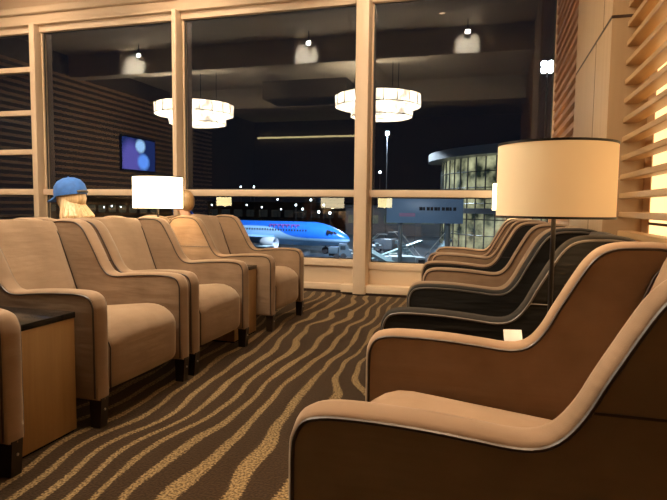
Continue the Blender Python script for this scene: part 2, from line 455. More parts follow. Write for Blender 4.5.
# ------------------------------------------------------------------ room shell
YW = 6.9; XRW = .86; XLW = -9.0; YB = -6.5; ZC = 4.3
struct('floor', MB().box(XLW - .1, XRW + .3, YB - .1, YW + .15, -.12, 0), CARPET)
struct('ceiling', MB().box(XLW - .1, XRW + .3, YB - .1, YW + .15, ZC, ZC + .12), CEIL)
struct('wall_back', MB().box(XLW, XRW, YB - .12, YB, 0, ZC), WALLD)
struct('wall_left', MB().box(XLW - .12, XLW, YB, YW + .1, 0, ZC), WALLD)
struct('wall_right', MB().box(XRW + .10, XRW + .22, YB, YW + .1, 0, ZC), PANEL)
# window wall: low wall under the glass, header with mouldings
m = MB(); m.box(XLW, -1.64, YW - .02, YW + .13, 0, .345); m.box(-1.64, XRW + .1, YW - .05, YW + .13, 0, .315)
struct('wall_front', m, FRAME2)
m = MB(); m.box(XLW, XRW + .1, YW - .06, YW + .13, 3.66, ZC); struct('wall_front_header', m, HDR)
m = MB(); m.box(XLW, XRW + .1, YW - .13, YW - .04, 3.655, 3.69, .006); m.box(XLW, XRW + .1, YW - .17, YW - .04, 3.80, 3.895, .02, 3); m.box(XLW, XRW + .1, YW - .11, YW - .04, 3.69, 3.81, .012)
struct('trim_1', m, FRAME2)
m = MB(); m.box(XLW, -1.80, YW - .07, YW + .0, .035, .115, .004); m.box(-1.795, XRW - .25, YW - .20, YW - .02, .035, .125, .004); struct('baseboard_front', m, FRAME)
m = MB(); m.box(XLW, -1.82, YW - .05, YW, 0, .036); m.box(-1.78, XRW - .27, YW - .17, YW, 0, .036); struct('trim_2', m, GROOVE)
def window(n, x0, x1, zrails, big=False):
    w = thing('window_%d' % n, None, None, (0, 0, 0), kind='structure')
    m = MB(); zs, zt = .43, 3.565
    if n == 4: zs = .405
    m.box(x0, x1, YW - .06, YW + .05, zs - .09, zs, .004); m.box(x0, x1, YW - .06, YW + .05, zt, zt + .10, .004)
    m.box(x1 - .02, x1, YW - .02, YW + .05, zs, zt)
    m.box(x0, x0 + .02, YW - .02, YW + .05, zs, zt)
    for z0, z1 in zrails: m.box(x0, x1, YW - .07, YW + .05, z0, z1, .006)
    m.build('window_frame', FRAME, w)
    zz = [zs] + [v for r in sorted(zrails) for v in r] + [zt]
    g = MB()
    gk = MB()
    for a, b in zip(zz[0::2], zz[1::2]):
        g.box(x0 + .015, x1 - .015, YW + .012, YW + .022, a - .003, b + .003)
        for q in ((x0 + .02, x0 + .032, a, b), (x1 - .032, x1 - .02, a, b), (x0 + .02, x1 - .02, a, a + .012), (x0 + .02, x1 - .02, b - .012, b)):
            gk.box(q[0], q[1], YW + .0, YW + .011, q[2], q[3])
    g.build('pane', GLASS, w, smooth=False); gk.build('gasket', GASKET, w, smooth=False)
    return w
TR = (1.219, 1.305)
window(1, XLW, -6.49, [TR, (1.815, 1.89), (2.385, 2.46), (3.01, 3.085)])
window(2, -6.40, -4.14, [TR]); window(3, -4.085, -1.63, [TR]); window(4, -1.48, .64, [TR])
for i, (a, b, f) in enumerate([(-6.49, -6.40, .16), (-4.147, -4.085, .20), (-1.636, -1.478, .23)]):
    m = MB()
    z0 = .0 if i == 2 else .1
    m.box(a, b, YW - f, YW + .06, z0 + .02, 3.66, .008, 2)
    if i == 2: m.box((a + b) / 2 - .002, (a + b) / 2 + .002, YW - f - .001, YW - f + .01, .13, 3.6)
    struct('trim_%d' % (3 + i), m, FRAME)
m = MB(); m.box(.64, XRW + .12, YW - .04, YW + .1, 0, 3.7); struct('trim_6', m, SLATD)

# maple pilaster with shadow grooves on the right
P0, P1 = 3.47, 4.88
m = MB(); m.box(.60, XRW + .10, P0, P1, 0, ZC, .004); struct('wall_right_pilaster', m, PANEL)
m = MB()
m.box(.5985, .602, P0, P1, 2.148, 2.165); m.box(.60, .80, P0 - .0015, P0 + .002, 2.148, 2.165)
m.box(.5985, .602, 3.95, 3.956, 0, 2.148); m.box(.5985, .602, 3.72, 3.725, 2.165, ZC); m.box(.5985, .602, P0, P1, .90, .905)
struct('trim_7', m, GROOVE)
# slatted screens of deep timber fins
def slats(name, label, x0, x1, ya, yb, pitch, th, mat, posts, zoff=0, side=None, tilt=0):
    s = thing(name, label, 'wall screen', (0, 0, 0), kind='structure')
    m = MB(); z = .10 + zoff
    while z < ZC - .05:
        m.box(x0, x1, ya, yb, z, z + th, .003, 1); z += pitch
    m.build('slat', mat, s)
    if posts:
        m = MB()
        for (px0, px1, y0, y1) in posts: m.box(px0, px1, y0, y1, 0, ZC)
        m.build('post', mat, s)
    return s
slats('slat_screen', 'pale timber slat screen in front of glowing panels, right edge of the view', .68, .757, -3.0, P0, .104, .030, SLAT,
      [(.757, .80, 2.30, 2.36), (.757, .80, 1.2, 1.26), (.757, .80, -.1, -.04), (.757, .80, -1.8, -1.74)], zoff=.02)
slats('slat_screen', 'reddish timber slat wall between the maple pilaster and the window', .625, .70, P1, YW - .04, .105, .05, SLATD, None)
struct('wall_right_backing', MB().box(.70, .74, P1, YW - .04, 0, ZC), SLATD)
# backlit panels behind the right screen
lp = thing('light_panel', 'row of warm backlit panels glowing behind the timber slat screen', 'light', (0, 0, 0))
LPM = emit('backlit_panel', (1, .64, .28), 2.2)
m = MB()
for k in range(3):
    m.box(.803, .82, 3.32 - .78 * k - .74, 3.32 - .78 * k, .25, 3.5)
m.build('diffuser', LPM, lp)
m = MB()
for k in range(1, 4): m.box(.80, .825, 3.32 - .78 * k, 3.32 - .78 * k + .04, .2, 3.55)
for z in (.6, 1.02, 1.29, 1.95, 2.6): m.box(.80, .825, .98, 3.33, z, z + .014)
m.build('frame', GROOVE, lp)
struct('wall_right_lining', MB().box(.83, .86, -3.0, P0, 0, ZC).box(.80, .83, 3.33, P0, 0, ZC), SLAT)

# left wall slats and television (seen mirrored)
m = MB(); z = .3
while z < 3.9: m.box(XLW, XLW + .05, -3, 5.5, z, z + .05); z += .13
tag(m.build('slat_screen', SLAT), 'timber slat wall across the lounge, mirrored behind the television', 'wall screen', kind='structure')
def tv_mat():
    m, nt, out = new_mat('television_picture'); L = nt.links.new
    tc = nt.nodes.new('ShaderNodeTexCoord')
    def blob(c, r, soft):
        mp = nt.nodes.new('ShaderNodeMapping'); mp.vector_type = 'POINT'
        mp.inputs['Location'].default_value = (0, -c[0] / r[0], -c[1] / r[1]); mp.inputs['Scale'].default_value = (0, 1 / r[0], 1 / r[1])
        L(tc.outputs['Object'], mp.inputs['Vector'])
        ln = nt.nodes.new('ShaderNodeVectorMath'); ln.operation = 'LENGTH'; L(mp.outputs[0], ln.inputs[0])
        mr = nt.nodes.new('ShaderNodeMapRange'); mr.inputs[1].default_value = 1 + soft; mr.inputs[2].default_value = 1 - soft
        L(ln.outputs['Value'], mr.inputs[0]); return mr.outputs[0]
    cur = (.01, .02, .10, 1); prev = None
    for c, r, col in [((.35, -.2), (.4, .5), (.10, .09, .40, 1)), ((-.05, .22), (.20, .16), (.35, .62, 1, 1)), ((-.18, -.18), (.24, .2), (.12, .32, 1, 1))]:
        mx = nt.nodes.new('ShaderNodeMix'); mx.data_type = 'RGBA'; L(blob(c, r, .25), mx.inputs[0])
        if prev is None: mx.inputs[6].default_value = cur
        else: L(prev, mx.inputs[6])
        mx.inputs[7].default_value = col; prev = mx.outputs[2]
    e = nt.nodes.new('ShaderNodeEmission'); e.inputs[1].default_value = 9; L(prev, e.inputs[0]); L(e.outputs[0], out.inputs[0]); return m
tv = thing('television', 'wall television with a blue picture, mirrored in the left window', 'television', (XLW + .06, 1.05, 2.38))
MB().box(0, .05, -.74, .74, -.44, .44, .006).build('casing', TABTOP, tv); MB().box(.05, .055, -.70, .70, -.40, .40).build('screen', tv_mat(), tv)

# ceiling beams, cove light, chandeliers, spot heads (all mirrored in the glass)
m = MB(); m.box(XLW, XRW + .1, 3.1, 3.4, 3.83, ZC); m.box(XLW, XRW + .1, -1.4, -.6, 3.75, ZC); m.box(-4.6, -2.6, -.6, 3.1, 3.95, ZC)
struct('ceiling_beam', m, CEIL)
m = MB(); m.box(-5.2, -3.2, .6, 1.6, 3.55, 3.95); struct('ceiling_bulkhead', m, BEAMM)
cv = MB().box(-10.8 + 2, -4.8, YB + .05, YB + .10, 3.66, 3.72).build('cove_light', emit('cove_glow', (1, .82, .4), 5)); tag(cv, 'thin warm cove light strip along the far wall, mirrored in the windows', 'light')
def chand_mat():
    m, nt, out = new_mat('chandelier_glass'); L = nt.links.new; e = nt.nodes.new('ShaderNodeEmission'); e.inputs[0].default_value = (1, .84, .62, 1)
    tc = nt.nodes.new('ShaderNodeTexCoord'); n = nt.nodes.new('ShaderNodeTexNoise'); n.inputs['Scale'].default_value = 4.5; n.inputs['Detail'].default_value = 3
    L(tc.outputs['Object'], n.inputs['Vector']); mr = nt.nodes.new('ShaderNodeMapRange'); mr.inputs[1].default_value = .35; mr.inputs[2].default_value = .6
    mr.inputs[3].default_value = 9; mr.inputs[4].default_value = 32; L(n.outputs['Fac'], mr.inputs[0]); L(mr.outputs[0], e.inputs[1]); L(e.outputs[0], out.inputs[0]); return m
CHG = chand_mat()
def chandelier(label, x, y, z):
    t = thing('chandelier', label, 'chandelier', (x, y, z), group='two-tier drum chandeliers')
    gl = CHG
    def tier(R, z0, z1, cx):
        n = 64; m = MB(); prof = [(R * .96, z0 + .0), (R, z0 + .01), (R, z1), (R * .97, z1)]
        m.lathe(prof, (cx, 0, 0), n); m.lathe([(0, z0), (R * .96, z0)], (cx, 0, 0), n)
        return m
    a = tier(.86, -.02, .20, 0).build('upper_tier', gl, t); b = tier(.62, -.22, -.04, .08).build('lower_tier', gl, t)
    for par, R, zz, cx in ((a, .87, .20, 0), (a, .875, -.02, 0), (b, .63, -.22, .08)):
        MB().tube([(cx + R * cos(2 * pi * k / 48), R * sin(2 * pi * k / 48), zz) for k in range(48)], .008, 6, True).build('ring', BRONZE, par)
    m = MB()
    for k in range(20):
        an = 2 * pi * k / 20; m.tube([(.875 * cos(an), .875 * sin(an), -.02), (.875 * cos(an), .875 * sin(an), .2)], .008, 5)
    m.build('upright', BRONZE, a)
    m = MB(); 
    for k in range(4):
        an = pi / 4 + pi / 2 * k; m.tube([(.5 * cos(an), .5 * sin(an), .2), (.5 * cos(an), .5 * sin(an), ZC - z)], .010, 6)
    m.build('hanging_rod', BRONZE, t)
    return t
YC = 2.5
for i, (x, z) in enumerate(((-6.45, 3.10), (-2.30, 3.12))):
    chandelier(['two-tier glowing chandelier mirrored across the left mullion', 'two-tier glowing chandelier mirrored across the wide mullion'][i], x, YC, z)
CEILL = []
def spot(name, loc, target, energy, angle=100, blend=.8, col=(1, .72, .45), size=.12, parent=None):
    l = bpy.data.lights.new(name, 'SPOT'); l.energy = energy; l.color = col; l.spot_size = radians(angle); l.spot_blend = blend; l.shadow_soft_size = size
    o = bpy.data.objects.new(name, l); COL.objects.link(o); o.location = loc
    o.rotation_euler = (Vector(target) - Vector(loc)).to_track_quat('-Z', 'Y').to_euler(); return o
for x, lab in ((-6.95, 'left window'), (-3.35, 'middle window'), (-.50, 'right window')):
    s = thing('spotlight', 'small white ceiling spotlight mirrored in the ' + lab, 'spotlight', (x, 3.8, 4.08))
    MB().lathe([(0, 0), (.05, 0), (.055, .12), (0, .13)], n=20, M=Matrix.Rotation(radians(115), 4, 'X')).build('head', FRAME, s)
    MB().ell((0, .01, -.0), (.045, .02, .045)).build('lens', emit('spot_lens', (1, .95, .85), 60), s)
    MB().box(-.01, .01, -.01, .01, .02, ZC - 4.08).build('stem', BRONZE, s)
    spot('spot_beam', (x * 1.03, 3.655, 4.015), (x * 1.045, 3.4, 3.985), 900, 84, .8, (1, .95, .86), .03)
# added ceiling downlights, unseen, aimed to brighten the rows and window wall
# (x, y, aim x, aim y, aim z, power, cone)
FILL_DL = [(-.05, 2.15, -.05, 1.35, .3, 620, 44), (-.9, 2.4, -2.1, 2.4, .5, 62, 62), (-.9, 4.2, -2.1, 4.3, .5, 62, 62), (-1.1, 5.3, -1.4, 6.9, 1.6, 230, 105),
      (-3.9, 5.3, -3.9, 6.9, 1.9, 260, 110), (-6.3, 5.3, -6.3, 6.9, 1.9, 230, 110), (-3.4, 3.2, -3.3, 3.4, 0, 60, 60), (.1, 4.9, .1, 4.9, 0, 60, 40)]
for i, (x, y, tx, ty, tz, e, an) in enumerate(FILL_DL):
    d = thing('fill_downlight', 'unseen round ceiling lamp added to light the seating and window wall', 'ceiling light', (x, y, ZC), group='added ceiling fill lights')
    MB().lathe([(.05, -.001), (.075, -.001), (.08, -.012), (.05, -.012), (.05, -.001)], n=28).build('bezel', FRAME, d)
    MB().lathe([(0, -.004), (.05, -.004)], n=28).build('lens', emit('fill_lens', (1, .8, .55), 8), d)
    spot('fill_beam', (x, y, ZC - .03), (tx, ty, tz), e, an, .8, (1, .76, .52) if ty > 6.5 else (1, .67, .40), .07)

# ------------------------------------------------------------------ people
def capsule(m, a, b, ra, rb, n=14):
    a, b = Vector(a), Vector(b)
    m.tube([a, a.lerp(b, .33), a.lerp(b, .66), b], [ra, ra * .67 + rb * .33, ra * .33 + rb * .67, rb], n); m.ell(a, (ra,) * 3, sub=2); m.ell(b, (rb,) * 3, sub=2)
def remeshed(mb, name, mat, parent, vox=.009, sm=4):
    o = mb.build(name, mat, parent); r = o.modifiers.new('remesh', 'REMESH'); r.mode = 'VOXEL'; r.voxel_size = vox; r.use_smooth_shade = True
    s = o.modifiers.new('smooth', 'SMOOTH'); s.iterations = sm; s.factor = .5; return o
def hand(m, w, d, side):
    w = Vector(w); d = Vector(d).normalized(); lat = Vector((0, side, 0))
    m.ell(w + d * .045, (.045, .038, .016), d.to_track_quat('X', 'Z').to_matrix().to_4x4(), 2)
    for k, L in enumerate((.066, .076, .070, .055)):
        base = w + d * .082 + lat * (.027 - .018 * k); mid = base + d * L * .55 + Vector((0, 0, -.006)); tip = mid + d * L * .35 + Vector((0, 0, -.022))
        capsule(m, base - d * .02, mid, .0095, .0085, 8); capsule(m, mid, tip, .0085, .0072, 8)
    th = w + d * .03 + lat * .035; capsule(m, th, th + d * .03 + lat * .022, .011, .010, 8); capsule(m, th + d * .03 + lat * .022, th + d * .055 + lat * .018, .010, .008, 8)
def person(label, loc, rz, skin, shirt, trouser, hairfn, lean=0):
    # seated, facing +x, origin on the floor under the hips
    p = thing('person', label, 'person', loc, rz)
    b = MB()
    hz = .56
    capsule(b, (0, 0, hz), (-.03, 0, .74), .13, .125); capsule(b, (-.03, 0, .74), (-.04, 0, .90), .125, .10)
    capsule(b, (-.04, 0, .92), (-.02, 0, 1.05), .055, .05)
    hc = Vector((.0, 0, 1.135))
    b.ell(hc, (.092, .073, .105)); b.ell(hc + Vector((.035, 0, -.045)), (.055, .052, .065))
    b.ell(hc + Vector((.095, 0, -.015)), (.018, .012, .022), sub=2); b.ell(hc + Vector((.088, 0, -.055)), (.012, .024, .008), sub=2)
    for s in (-1, 1):
        b.ell(hc + Vector((-.005, s * .076, -.01)), (.018, .008, .03), sub=2)
        b.ell(hc + Vector((.082, s * .03, .012)), (.010, .014, .008), sub=2)
        sh = (-.04, s * .17, .90); el = (.06, s * .235, .70); wr = (.27, s * .20, .67)
        capsule(b, (-.04, s * .05, .90), sh, .06, .055); capsule(b, sh, el, .048, .038); capsule(b, el, wr, .037, .026); hand(b, wr, (.97, -s * .2, -.05), -s)
        kn = (.44, s * .12, .57); an = (.46, s * .12, .10)
        capsule(b, (0, s * .09, hz - .01), kn, .085, .062); capsule(b, kn, an, .055, .036)
        capsule(b, (.44, s * .12, .05), (.60, s * .13, .04), .038, .030)
    body = remeshed(b, 'body', skin, p)
    c = MB()
    capsule(c, (0, 0, hz + .01), (-.03, 0, .74), .142, .137); capsule(c, (-.03, 0, .74), (-.04, 0, .895), .137, .112)
    for s in (-1, 1):
        sh = (-.04, s * .17, .895); el = (.06, s * .235, .70); wr = (.25, s * .203, .672)
        capsule(c, (-.04, s * .05, .895), sh, .072, .066); capsule(c, sh, el, .058, .048); capsule(c, el, wr, .047, .037)
    remeshed(c, 'shirt', shirt, p, .012)
    c = MB()
    for s in (-1, 1):
        kn = (.44, s * .12, .57); capsule(c, (0, s * .09, hz - .01), kn, .098, .074); capsule(c, kn, (.46, s * .12, .13), .068, .055)
    remeshed(c, 'trousers', trouser, p, .012)
    c = MB()
    for s in (-1, 1): capsule(c, (.43, s * .12, .055), (.61, s * .13, .043), .050, .040)
    remeshed(c, 'shoes', plain('shoe', (.03, .03, .03), .5), p, .012)
    hairfn(p, hc); p.rotation_euler[1] = lean
    return p
SKIN = plain('skin', (.62, .36, .24), .55, noise=.05)
def hair_mat(name, c1, c2):
    return wood(name, c1, c2, .45, 'z', 3)
def blonde(p, hc):
    m = MB()
    m.ell(hc + Vector((-.012, 0, .004)), (.112, .098, .112))
    rnd = random.Random(3)
    for k in range(46):
        an = pi / 2 + .15 + (pi - .3) * k / 45 + rnd.uniform(-.05, .05)   # round the back of the head
        x, y = cos(an) * .085, sin(an) * .08
        L = rnd.uniform(.20, .30); f = rnd.uniform(1.05, 1.5)
        m.tube([hc + Vector((x * .9, y, .03)), hc + Vector((x * 1.15, y * 1.15, -.05)), hc + Vector((x * 1.2 * f - .01, y * 1.25 * f, -.13)), hc + Vector((x * 1.1 * f - .02, y * 1.2 * f, -.03 - L))], [.014, .017, .016, .006], 7)
    m.build('hair', hair_mat('blonde_hair', (.80, .58, .32), (.55, .35, .16)), p)
    CAP = plain('blue_cotton', (.035, .13, .42), .75, noise=.15, scale=30)
    cap = MB(); prof = [(.001, .118), (.04, .112), (.075, .094), (.098, .062), (.106, .025), (.106, -.012), (.102, -.014)]
    cap.lathe(prof, n=40, M=Matrix.Identity(4))
    c = cap.build('cap', CAP, p); c.location = hc + Vector((-.004, 0, .035)); c.scale = (1.16, 1.05, 1.08); c.rotation_euler = (0, radians(8), 0)
    s = c.modifiers.new('solid', 'SOLIDIFY'); s.thickness = .003
    br = MB(); t = bmesh.new(); N = 14; g = []
    for i in range(N + 1):
        a = -1.15 + 2.3 * i / N; row = []
        for j in range(6):
            k = j / 5; r0 = Vector((.098 * cos(a), .100 * sin(a))); ext = .078 * max(0, cos(a * 1.1)) ** .6 * k
            row.append(t.verts.new((r0.x + ext, r0.y * (1 - .12 * k), -.012 - .022 * k - .18 * (r0.y ** 2))))
        g.append(row)
    for i in range(N):
        for j in range(5): t.faces.new((g[i][j], g[i + 1][j], g[i + 1][j + 1], g[i][j + 1]))
    br.join(t); b = br.build('brim', CAP, c); s = b.modifiers.new('solid', 'SOLIDIFY'); s.thickness = .005
    MB().lathe([(0, .119), (.007, .119), (.006, .123), (0, .124)], n=12).build('button', CAP, c)
    m = MB(); m.tube([(-.107 * cos(a), .107 * sin(a), -.004 + .01 * cos(a * 2)) for a in [-.5 + .1 * k for k in range(11)]], .009, 8); m.build('strap', plain('cap_strap', (.12, .11, .10), .7), c)
def short(p, hc):
    m = MB(); m.ell(hc + Vector((-.008, 0, .018)), (.098, .080, .102)); m.ell(hc + Vector((-.03, 0, -.01)), (.078, .079, .09))
    m.build('hair', hair_mat('sandy_hair', (.42, .26, .11), (.25, .14, .06)), p)
person('blonde person in a blue baseball cap seated facing left, seen from behind', (-3.10, 3.575, 0), pi, SKIN, plain('brown_top', (.25, .13, .08), .8), plain('jeans', (.05, .07, .14), .8), blonde)
person('person with short sandy hair seated just behind the bright table lamp', (-3.05, 4.93, .0), pi, SKIN, plain('peach_top', (.62, .30, .16), .8), plain('khaki', (.2, .16, .1), .8), short, radians(-6))

# ------------------------------------------------------------------ outside: apron at night
ZG = -6.6
def asphalt():
    m, nt, out = new_mat('wet_apron'); b = principled(nt, out, (.03, .035, .045), .35)
    L = nt.links.new; tc = nt.nodes.new('ShaderNodeTexCoord'); n = nt.nodes.new('ShaderNodeTexNoise'); n.inputs['Scale'].default_value = .22; n.inputs['Detail'].default_value = 6
    L(tc.outputs['Object'], n.inputs['Vector']); r = nt.nodes.new('ShaderNodeValToRGB'); r.color_ramp.elements[0].position = .40; r.color_ramp.elements[1].position = .68
    r.color_ramp.elements[0].color = (.012, .018, .026, 1); r.color_ramp.elements[1].color = (.07, .10, .13, 1)
    L(n.outputs['Fac'], r.inputs[0]); L(r.outputs[0], b.inputs['Base Color']); return m
tag(MB().box(-260, 200, YW + 3, 420, ZG - .5, ZG).build('apron_ground', asphalt()), 'wet dark airport apron beyond the windows', 'ground', kind='structure')
def paint(name, col, rough=.35, **k): return plain(name, col, rough, noise=.06, scale=.5, **k)
# aircraft
def livery():
    m, nt, out = new_mat('airliner_paint'); b = principled(nt, out, (.02, .1, .6), .3); L = nt.links.new
    tc = nt.nodes.new('ShaderNodeTexCoord'); sp = nt.nodes.new('ShaderNodeSeparateXYZ'); L(tc.outputs['Object'], sp.inputs[0])
    def mth(op, a, c):
        n = nt.nodes.new('ShaderNodeMath'); n.operation = op
        for i, v in enumerate((a, c)):
            if hasattr(v, 'links'): L(v, n.inputs[i])
            else: n.inputs[i].default_value = v
        return n.outputs[0]
    # blue above a wave that climbs towards the tail, pale blue under it
    wave = mth('MULTIPLY', mth('TANH', mth('MULTIPLY', mth('SUBTRACT', sp.outputs[0], -11.5), .45), 0), -.9)
    lim = mth('ADD', wave, .15)
    f = mth('MULTIPLY', mth('SUBTRACT', sp.outputs[2], lim), 6); cl = nt.nodes.new('ShaderNodeClamp'); L(f, cl.inputs[0])
    mx = nt.nodes.new('ShaderNodeMix'); mx.data_type = 'RGBA'; L(cl.outputs[0], mx.inputs[0])
    mx.inputs[6].default_value = (.35, .60, .88, 1); mx.inputs[7].default_value = (.02, .17, .80, 1)
    L(mx.outputs[2], b.inputs['Base Color']); return m
LIV = livery(); PBL = paint('pale_blue_paint', (.25, .45, .75)); WHT = paint('white_paint', (.6, .66, .74)); DRK = paint('dark_rubber', (.02, .02, .025), .7)
XN, YN, ZN = -21.6, 86, -3.45
ac = thing('airliner', 'blue passenger jet parked on the apron, nose pointing right', 'aircraft', (XN, YN, ZN), radians(-12))
R = 1.95; pr = []
for k in range(19):
    q = k / 18; pr.append((R * sqrt(1 - (1 - q) ** 2) ** 1.0 * (.55 + .45 * q ** .5) if q > 0 else 0, -6.6 * q ** 1.15))
pr += [(R, -10), (R, -18), (R, -25), (R * .9, -29), (R * .6, -33.5), (R * .25, -37), (0, -37.6)]
t = MB(); t.lathe(pr, n=40, M=Matrix.Rotation(pi / 2, 4, 'Y'))
for v in t.bm.verts:
    if v.co.x > -6.6: v.co.z -= .85 * (1 + v.co.x / 6.6) ** 1.8
    if v.co.x < -25: v.co.z += 1.1 * (-25 - v.co.x) / 12.6
fus = t.build('fuselage', LIV, ac)
m = MB()
for k in range(44):
    x = -7.0 - .53 * k
    if x > -26: m.box(x - .11, x + .11, -R * .985 - .02, -R * .93, .42, .74, .02, 1)
wn = m.build('cabin_windows', DRK, fus); 
m = MB()
for k in range(3): m.prism([(-3.35 + .55 * k, .30), (-2.92 + .55 * k, .22), (-2.98 + .5 * k, .66 - .13 * k), (-3.32 + .5 * k, .76 - .13 * k)], 'y', -1.80 + .27 * k, 0)
m.build('cockpit_window', DRK, fus)
RED = paint('red_lettering', (.26, .10, .42))
m = MB()
for k, w in enumerate((.55, .5, .6, .7, .5, .6, .55)):
    x = -14.2 + .86 * k; m.box(x, x + w * .28, -R * .86 - .1, -R * .7, .95, 1.5); m.box(x, x + w, -R * .83 - .08, -R * .7, 1.32, 1.5)
m.build('lettering', RED, fus)
for sg in (-1, 1):
    poly = [(-13.0, sg * 1.6), (-18.6, sg * 1.6), (-22.5, sg * 17), (-21.0, sg * 17)]
    m = MB(); t = bmesh.new(); vs = []
    for z, f in ((-.95, 0), (-.6, 0)): vs.append([t.verts.new((x, y, z + abs(y) * .085)) for x, y in poly])
    t.faces.new(vs[0]); t.faces.new(vs[1]); [t.faces.new((vs[0][k], vs[0][(k + 1) % 4], vs[1][(k + 1) % 4], vs[1][k])) for k in range(4)]
    bmesh.ops.recalc_face_normals(t, faces=t.faces[:]); m.join(t); wg = m.build('wing', PBL, ac)
    MB().lathe([(.55, -13.6), (.85, -13.2), (.98, -12.2), (.95, -11.2), (.88, -10.8), (.78, -10.9), (.74, -11.6), (0, -11.6)][::-1], (0, sg * 4.9, -1.45), 28, Matrix.Rotation(pi / 2, 4, 'Y')).build('engine', WHT, wg)
    MB().prism([(-35.3, 1.2), (-37.6, 1.2), (-38.2, 1.35), (-36.9, 1.35)], 'y', sg * .4, sg * 6).build('tailplane', PBL, ac)
MB().prism([(-31, 1.6), (-36.8, 1.9), (-39.0, 7.3), (-37.0, 7.3)], 'y', -.15, .15).build('tail_fin', LIV, ac)
for x, y in ((-4.4, 0), (-18, -2.6), (-18, 2.6)):
    m = MB(); m.tube([(x, y, -1.2), (x, y, ZG - ZN + .5)], .12, 8)
    for d in (-.25, .25): m.lathe([(0, -.13), (.5, -.13), (.55, 0), (.5, .13), (0, .13)], (x, y + d, ZG - ZN + .55), 20, Matrix.Rotation(pi / 2, 4, 'X'))
    m.build('landing_gear', DRK, ac)
# terminal building with curved glazing
def facade():
    m, nt, out = new_mat('lit_facade'); L = nt.links.new
    tc = nt.nodes.new('ShaderNodeTexCoord'); n = nt.nodes.new('ShaderNodeTexNoise'); n.inputs['Scale'].default_value = .35; n.inputs['Detail'].default_value = 4
    L(tc.outputs['Object'], n.inputs['Vector']); r = nt.nodes.new('ShaderNodeValToRGB'); r.color_ramp.elements[0].position = .36; r.color_ramp.elements[1].position = .72
    r.color_ramp.elements[0].color = (.02, .03, .02, 1); r.color_ramp.elements[1].color = (.95, .95, .55, 1); L(n.outputs['Fac'], r.inputs[0])
    b = principled(nt, out, (.03, .04, .04), .15); L(r.outputs[0], b.inputs['Emission Color']); b.inputs['Emission Strength'].default_value = .75; return m
tb = thing('terminal_building', 'curved glass terminal building lit from inside, far right through the window', 'building', (16, 128, ZG))
RT = 27
def arc(r, a0, a1, n): return [(r * cos(a0 + (a1 - a0) * k / n), r * sin(a0 + (a1 - a0) * k / n)) for k in range(n + 1)]
ao = arc(RT, pi, 2 * pi, 40); m = MB(); m.prism(ao, 'z', 0, 17.2); m.build('glazed_hall', facade(), tb)
m = MB()
for x, y in arc(RT + .12, pi, 2 * pi, 36): m.box(x - .13, x + .13, y - .13, y + .13, 0, 17.2)
for z in (2.5, 5.5, 8.5, 11.5, 14.5): m.tube([(x, y, z) for x, y in arc(RT + .1, pi, 2 * pi, 40)], .10, 5)
m.build('mullions', paint('dark_mullion', (.05, .055, .05)), tb)
m = MB(); m.prism(arc(RT + 3.0, pi * .97, 2.03 * pi, 44), 'z', 17.3, 18.9); m.build('roof', paint('roof_metal', (.20, .20, .20)), tb)
m = MB(); m.prism(arc(RT + .8, pi, 2 * pi, 44), 'z', 6.6, 7.6); m.build('floor_band', paint('band', (.12, .13, .14)), tb)
# jet bridge with blue hoarding
jb = thing('jet_bridge', 'blue-grey jet bridge with dark lettering across its side', 'jet bridge', (-6.55, 58, ZG), radians(3))
MB().box(-3.9, 3.7, -1.4, 1.4, 6.1, 8.55, .05).build('tunnel', paint('blue_hoarding', (.30, .44, .60)), jb)
MB().box(-3.95, 3.75, -1.5, 1.5, 8.55, 8.7).build('roof', paint('roof_grey', (.2, .25, .3)), jb)
m = MB()
for k, w in enumerate((.34, .2, .3, .26, .34, .18, .3, .34, .22, .3)): m.box(-.6 + .37 * k, -.6 + .37 * k + w, -1.42, -1.39, 7.38, 7.72)
m.build('lettering', DRK, jb)
m = MB(); m.box(-2.6, -1.0, -1.42, -1.39, 6.75, 7.1); m.build('logo', paint('pink_logo', (.6, .28, .45)), jb)
m = MB(); m.tube([(2.2, 0, 0), (2.2, 0, 6.1)], .28, 10); m.tube([(-2.6, 0, 0), (-2.6, 0, 6.1)], .22, 10); m.box(-3.2, -2.0, -.9, .9, 0, .8); m.build('support', paint('galvanised', (.25, .28, .27)), jb)
# far low terminal / hangars
def farblock(x, y, w, h, d, lab, gcol, es):
    b = thing('airport_building', lab, 'building', (x, y, ZG)); MB().box(-w / 2, w / 2, 0, d, 0, h).build('wall', paint('concrete', (.10, .11, .12)), b)
    n = int(w / 5); m = MB()
    for k in range(n): m.box(-w / 2 + 5 * k + .8, -w / 2 + 5 * k + 4.2, -.08, .02, h * .42, h * .72)
    m.build('window', emit('lit_windows', gcol, es), b); MB().box(-w / 2 - .5, w / 2 + .5, -.6, d, h, h + .5).build('roof', paint('roof_dark', (.06, .07, .08)), b)
farblock(-75, 190, 56, 8.5, 20, 'long low airport building beyond the aircraft with small lit windows', (.8, .95, 1), .012)
farblock(-26, 150, 26, 7.5, 14, 'low pier building behind the ground vehicles', (.8, 1, .85), .10)
farblock(-160, 200, 60, 10, 20, 'dark airport building at the left beyond the lamp', (1, .9, .6), .04)
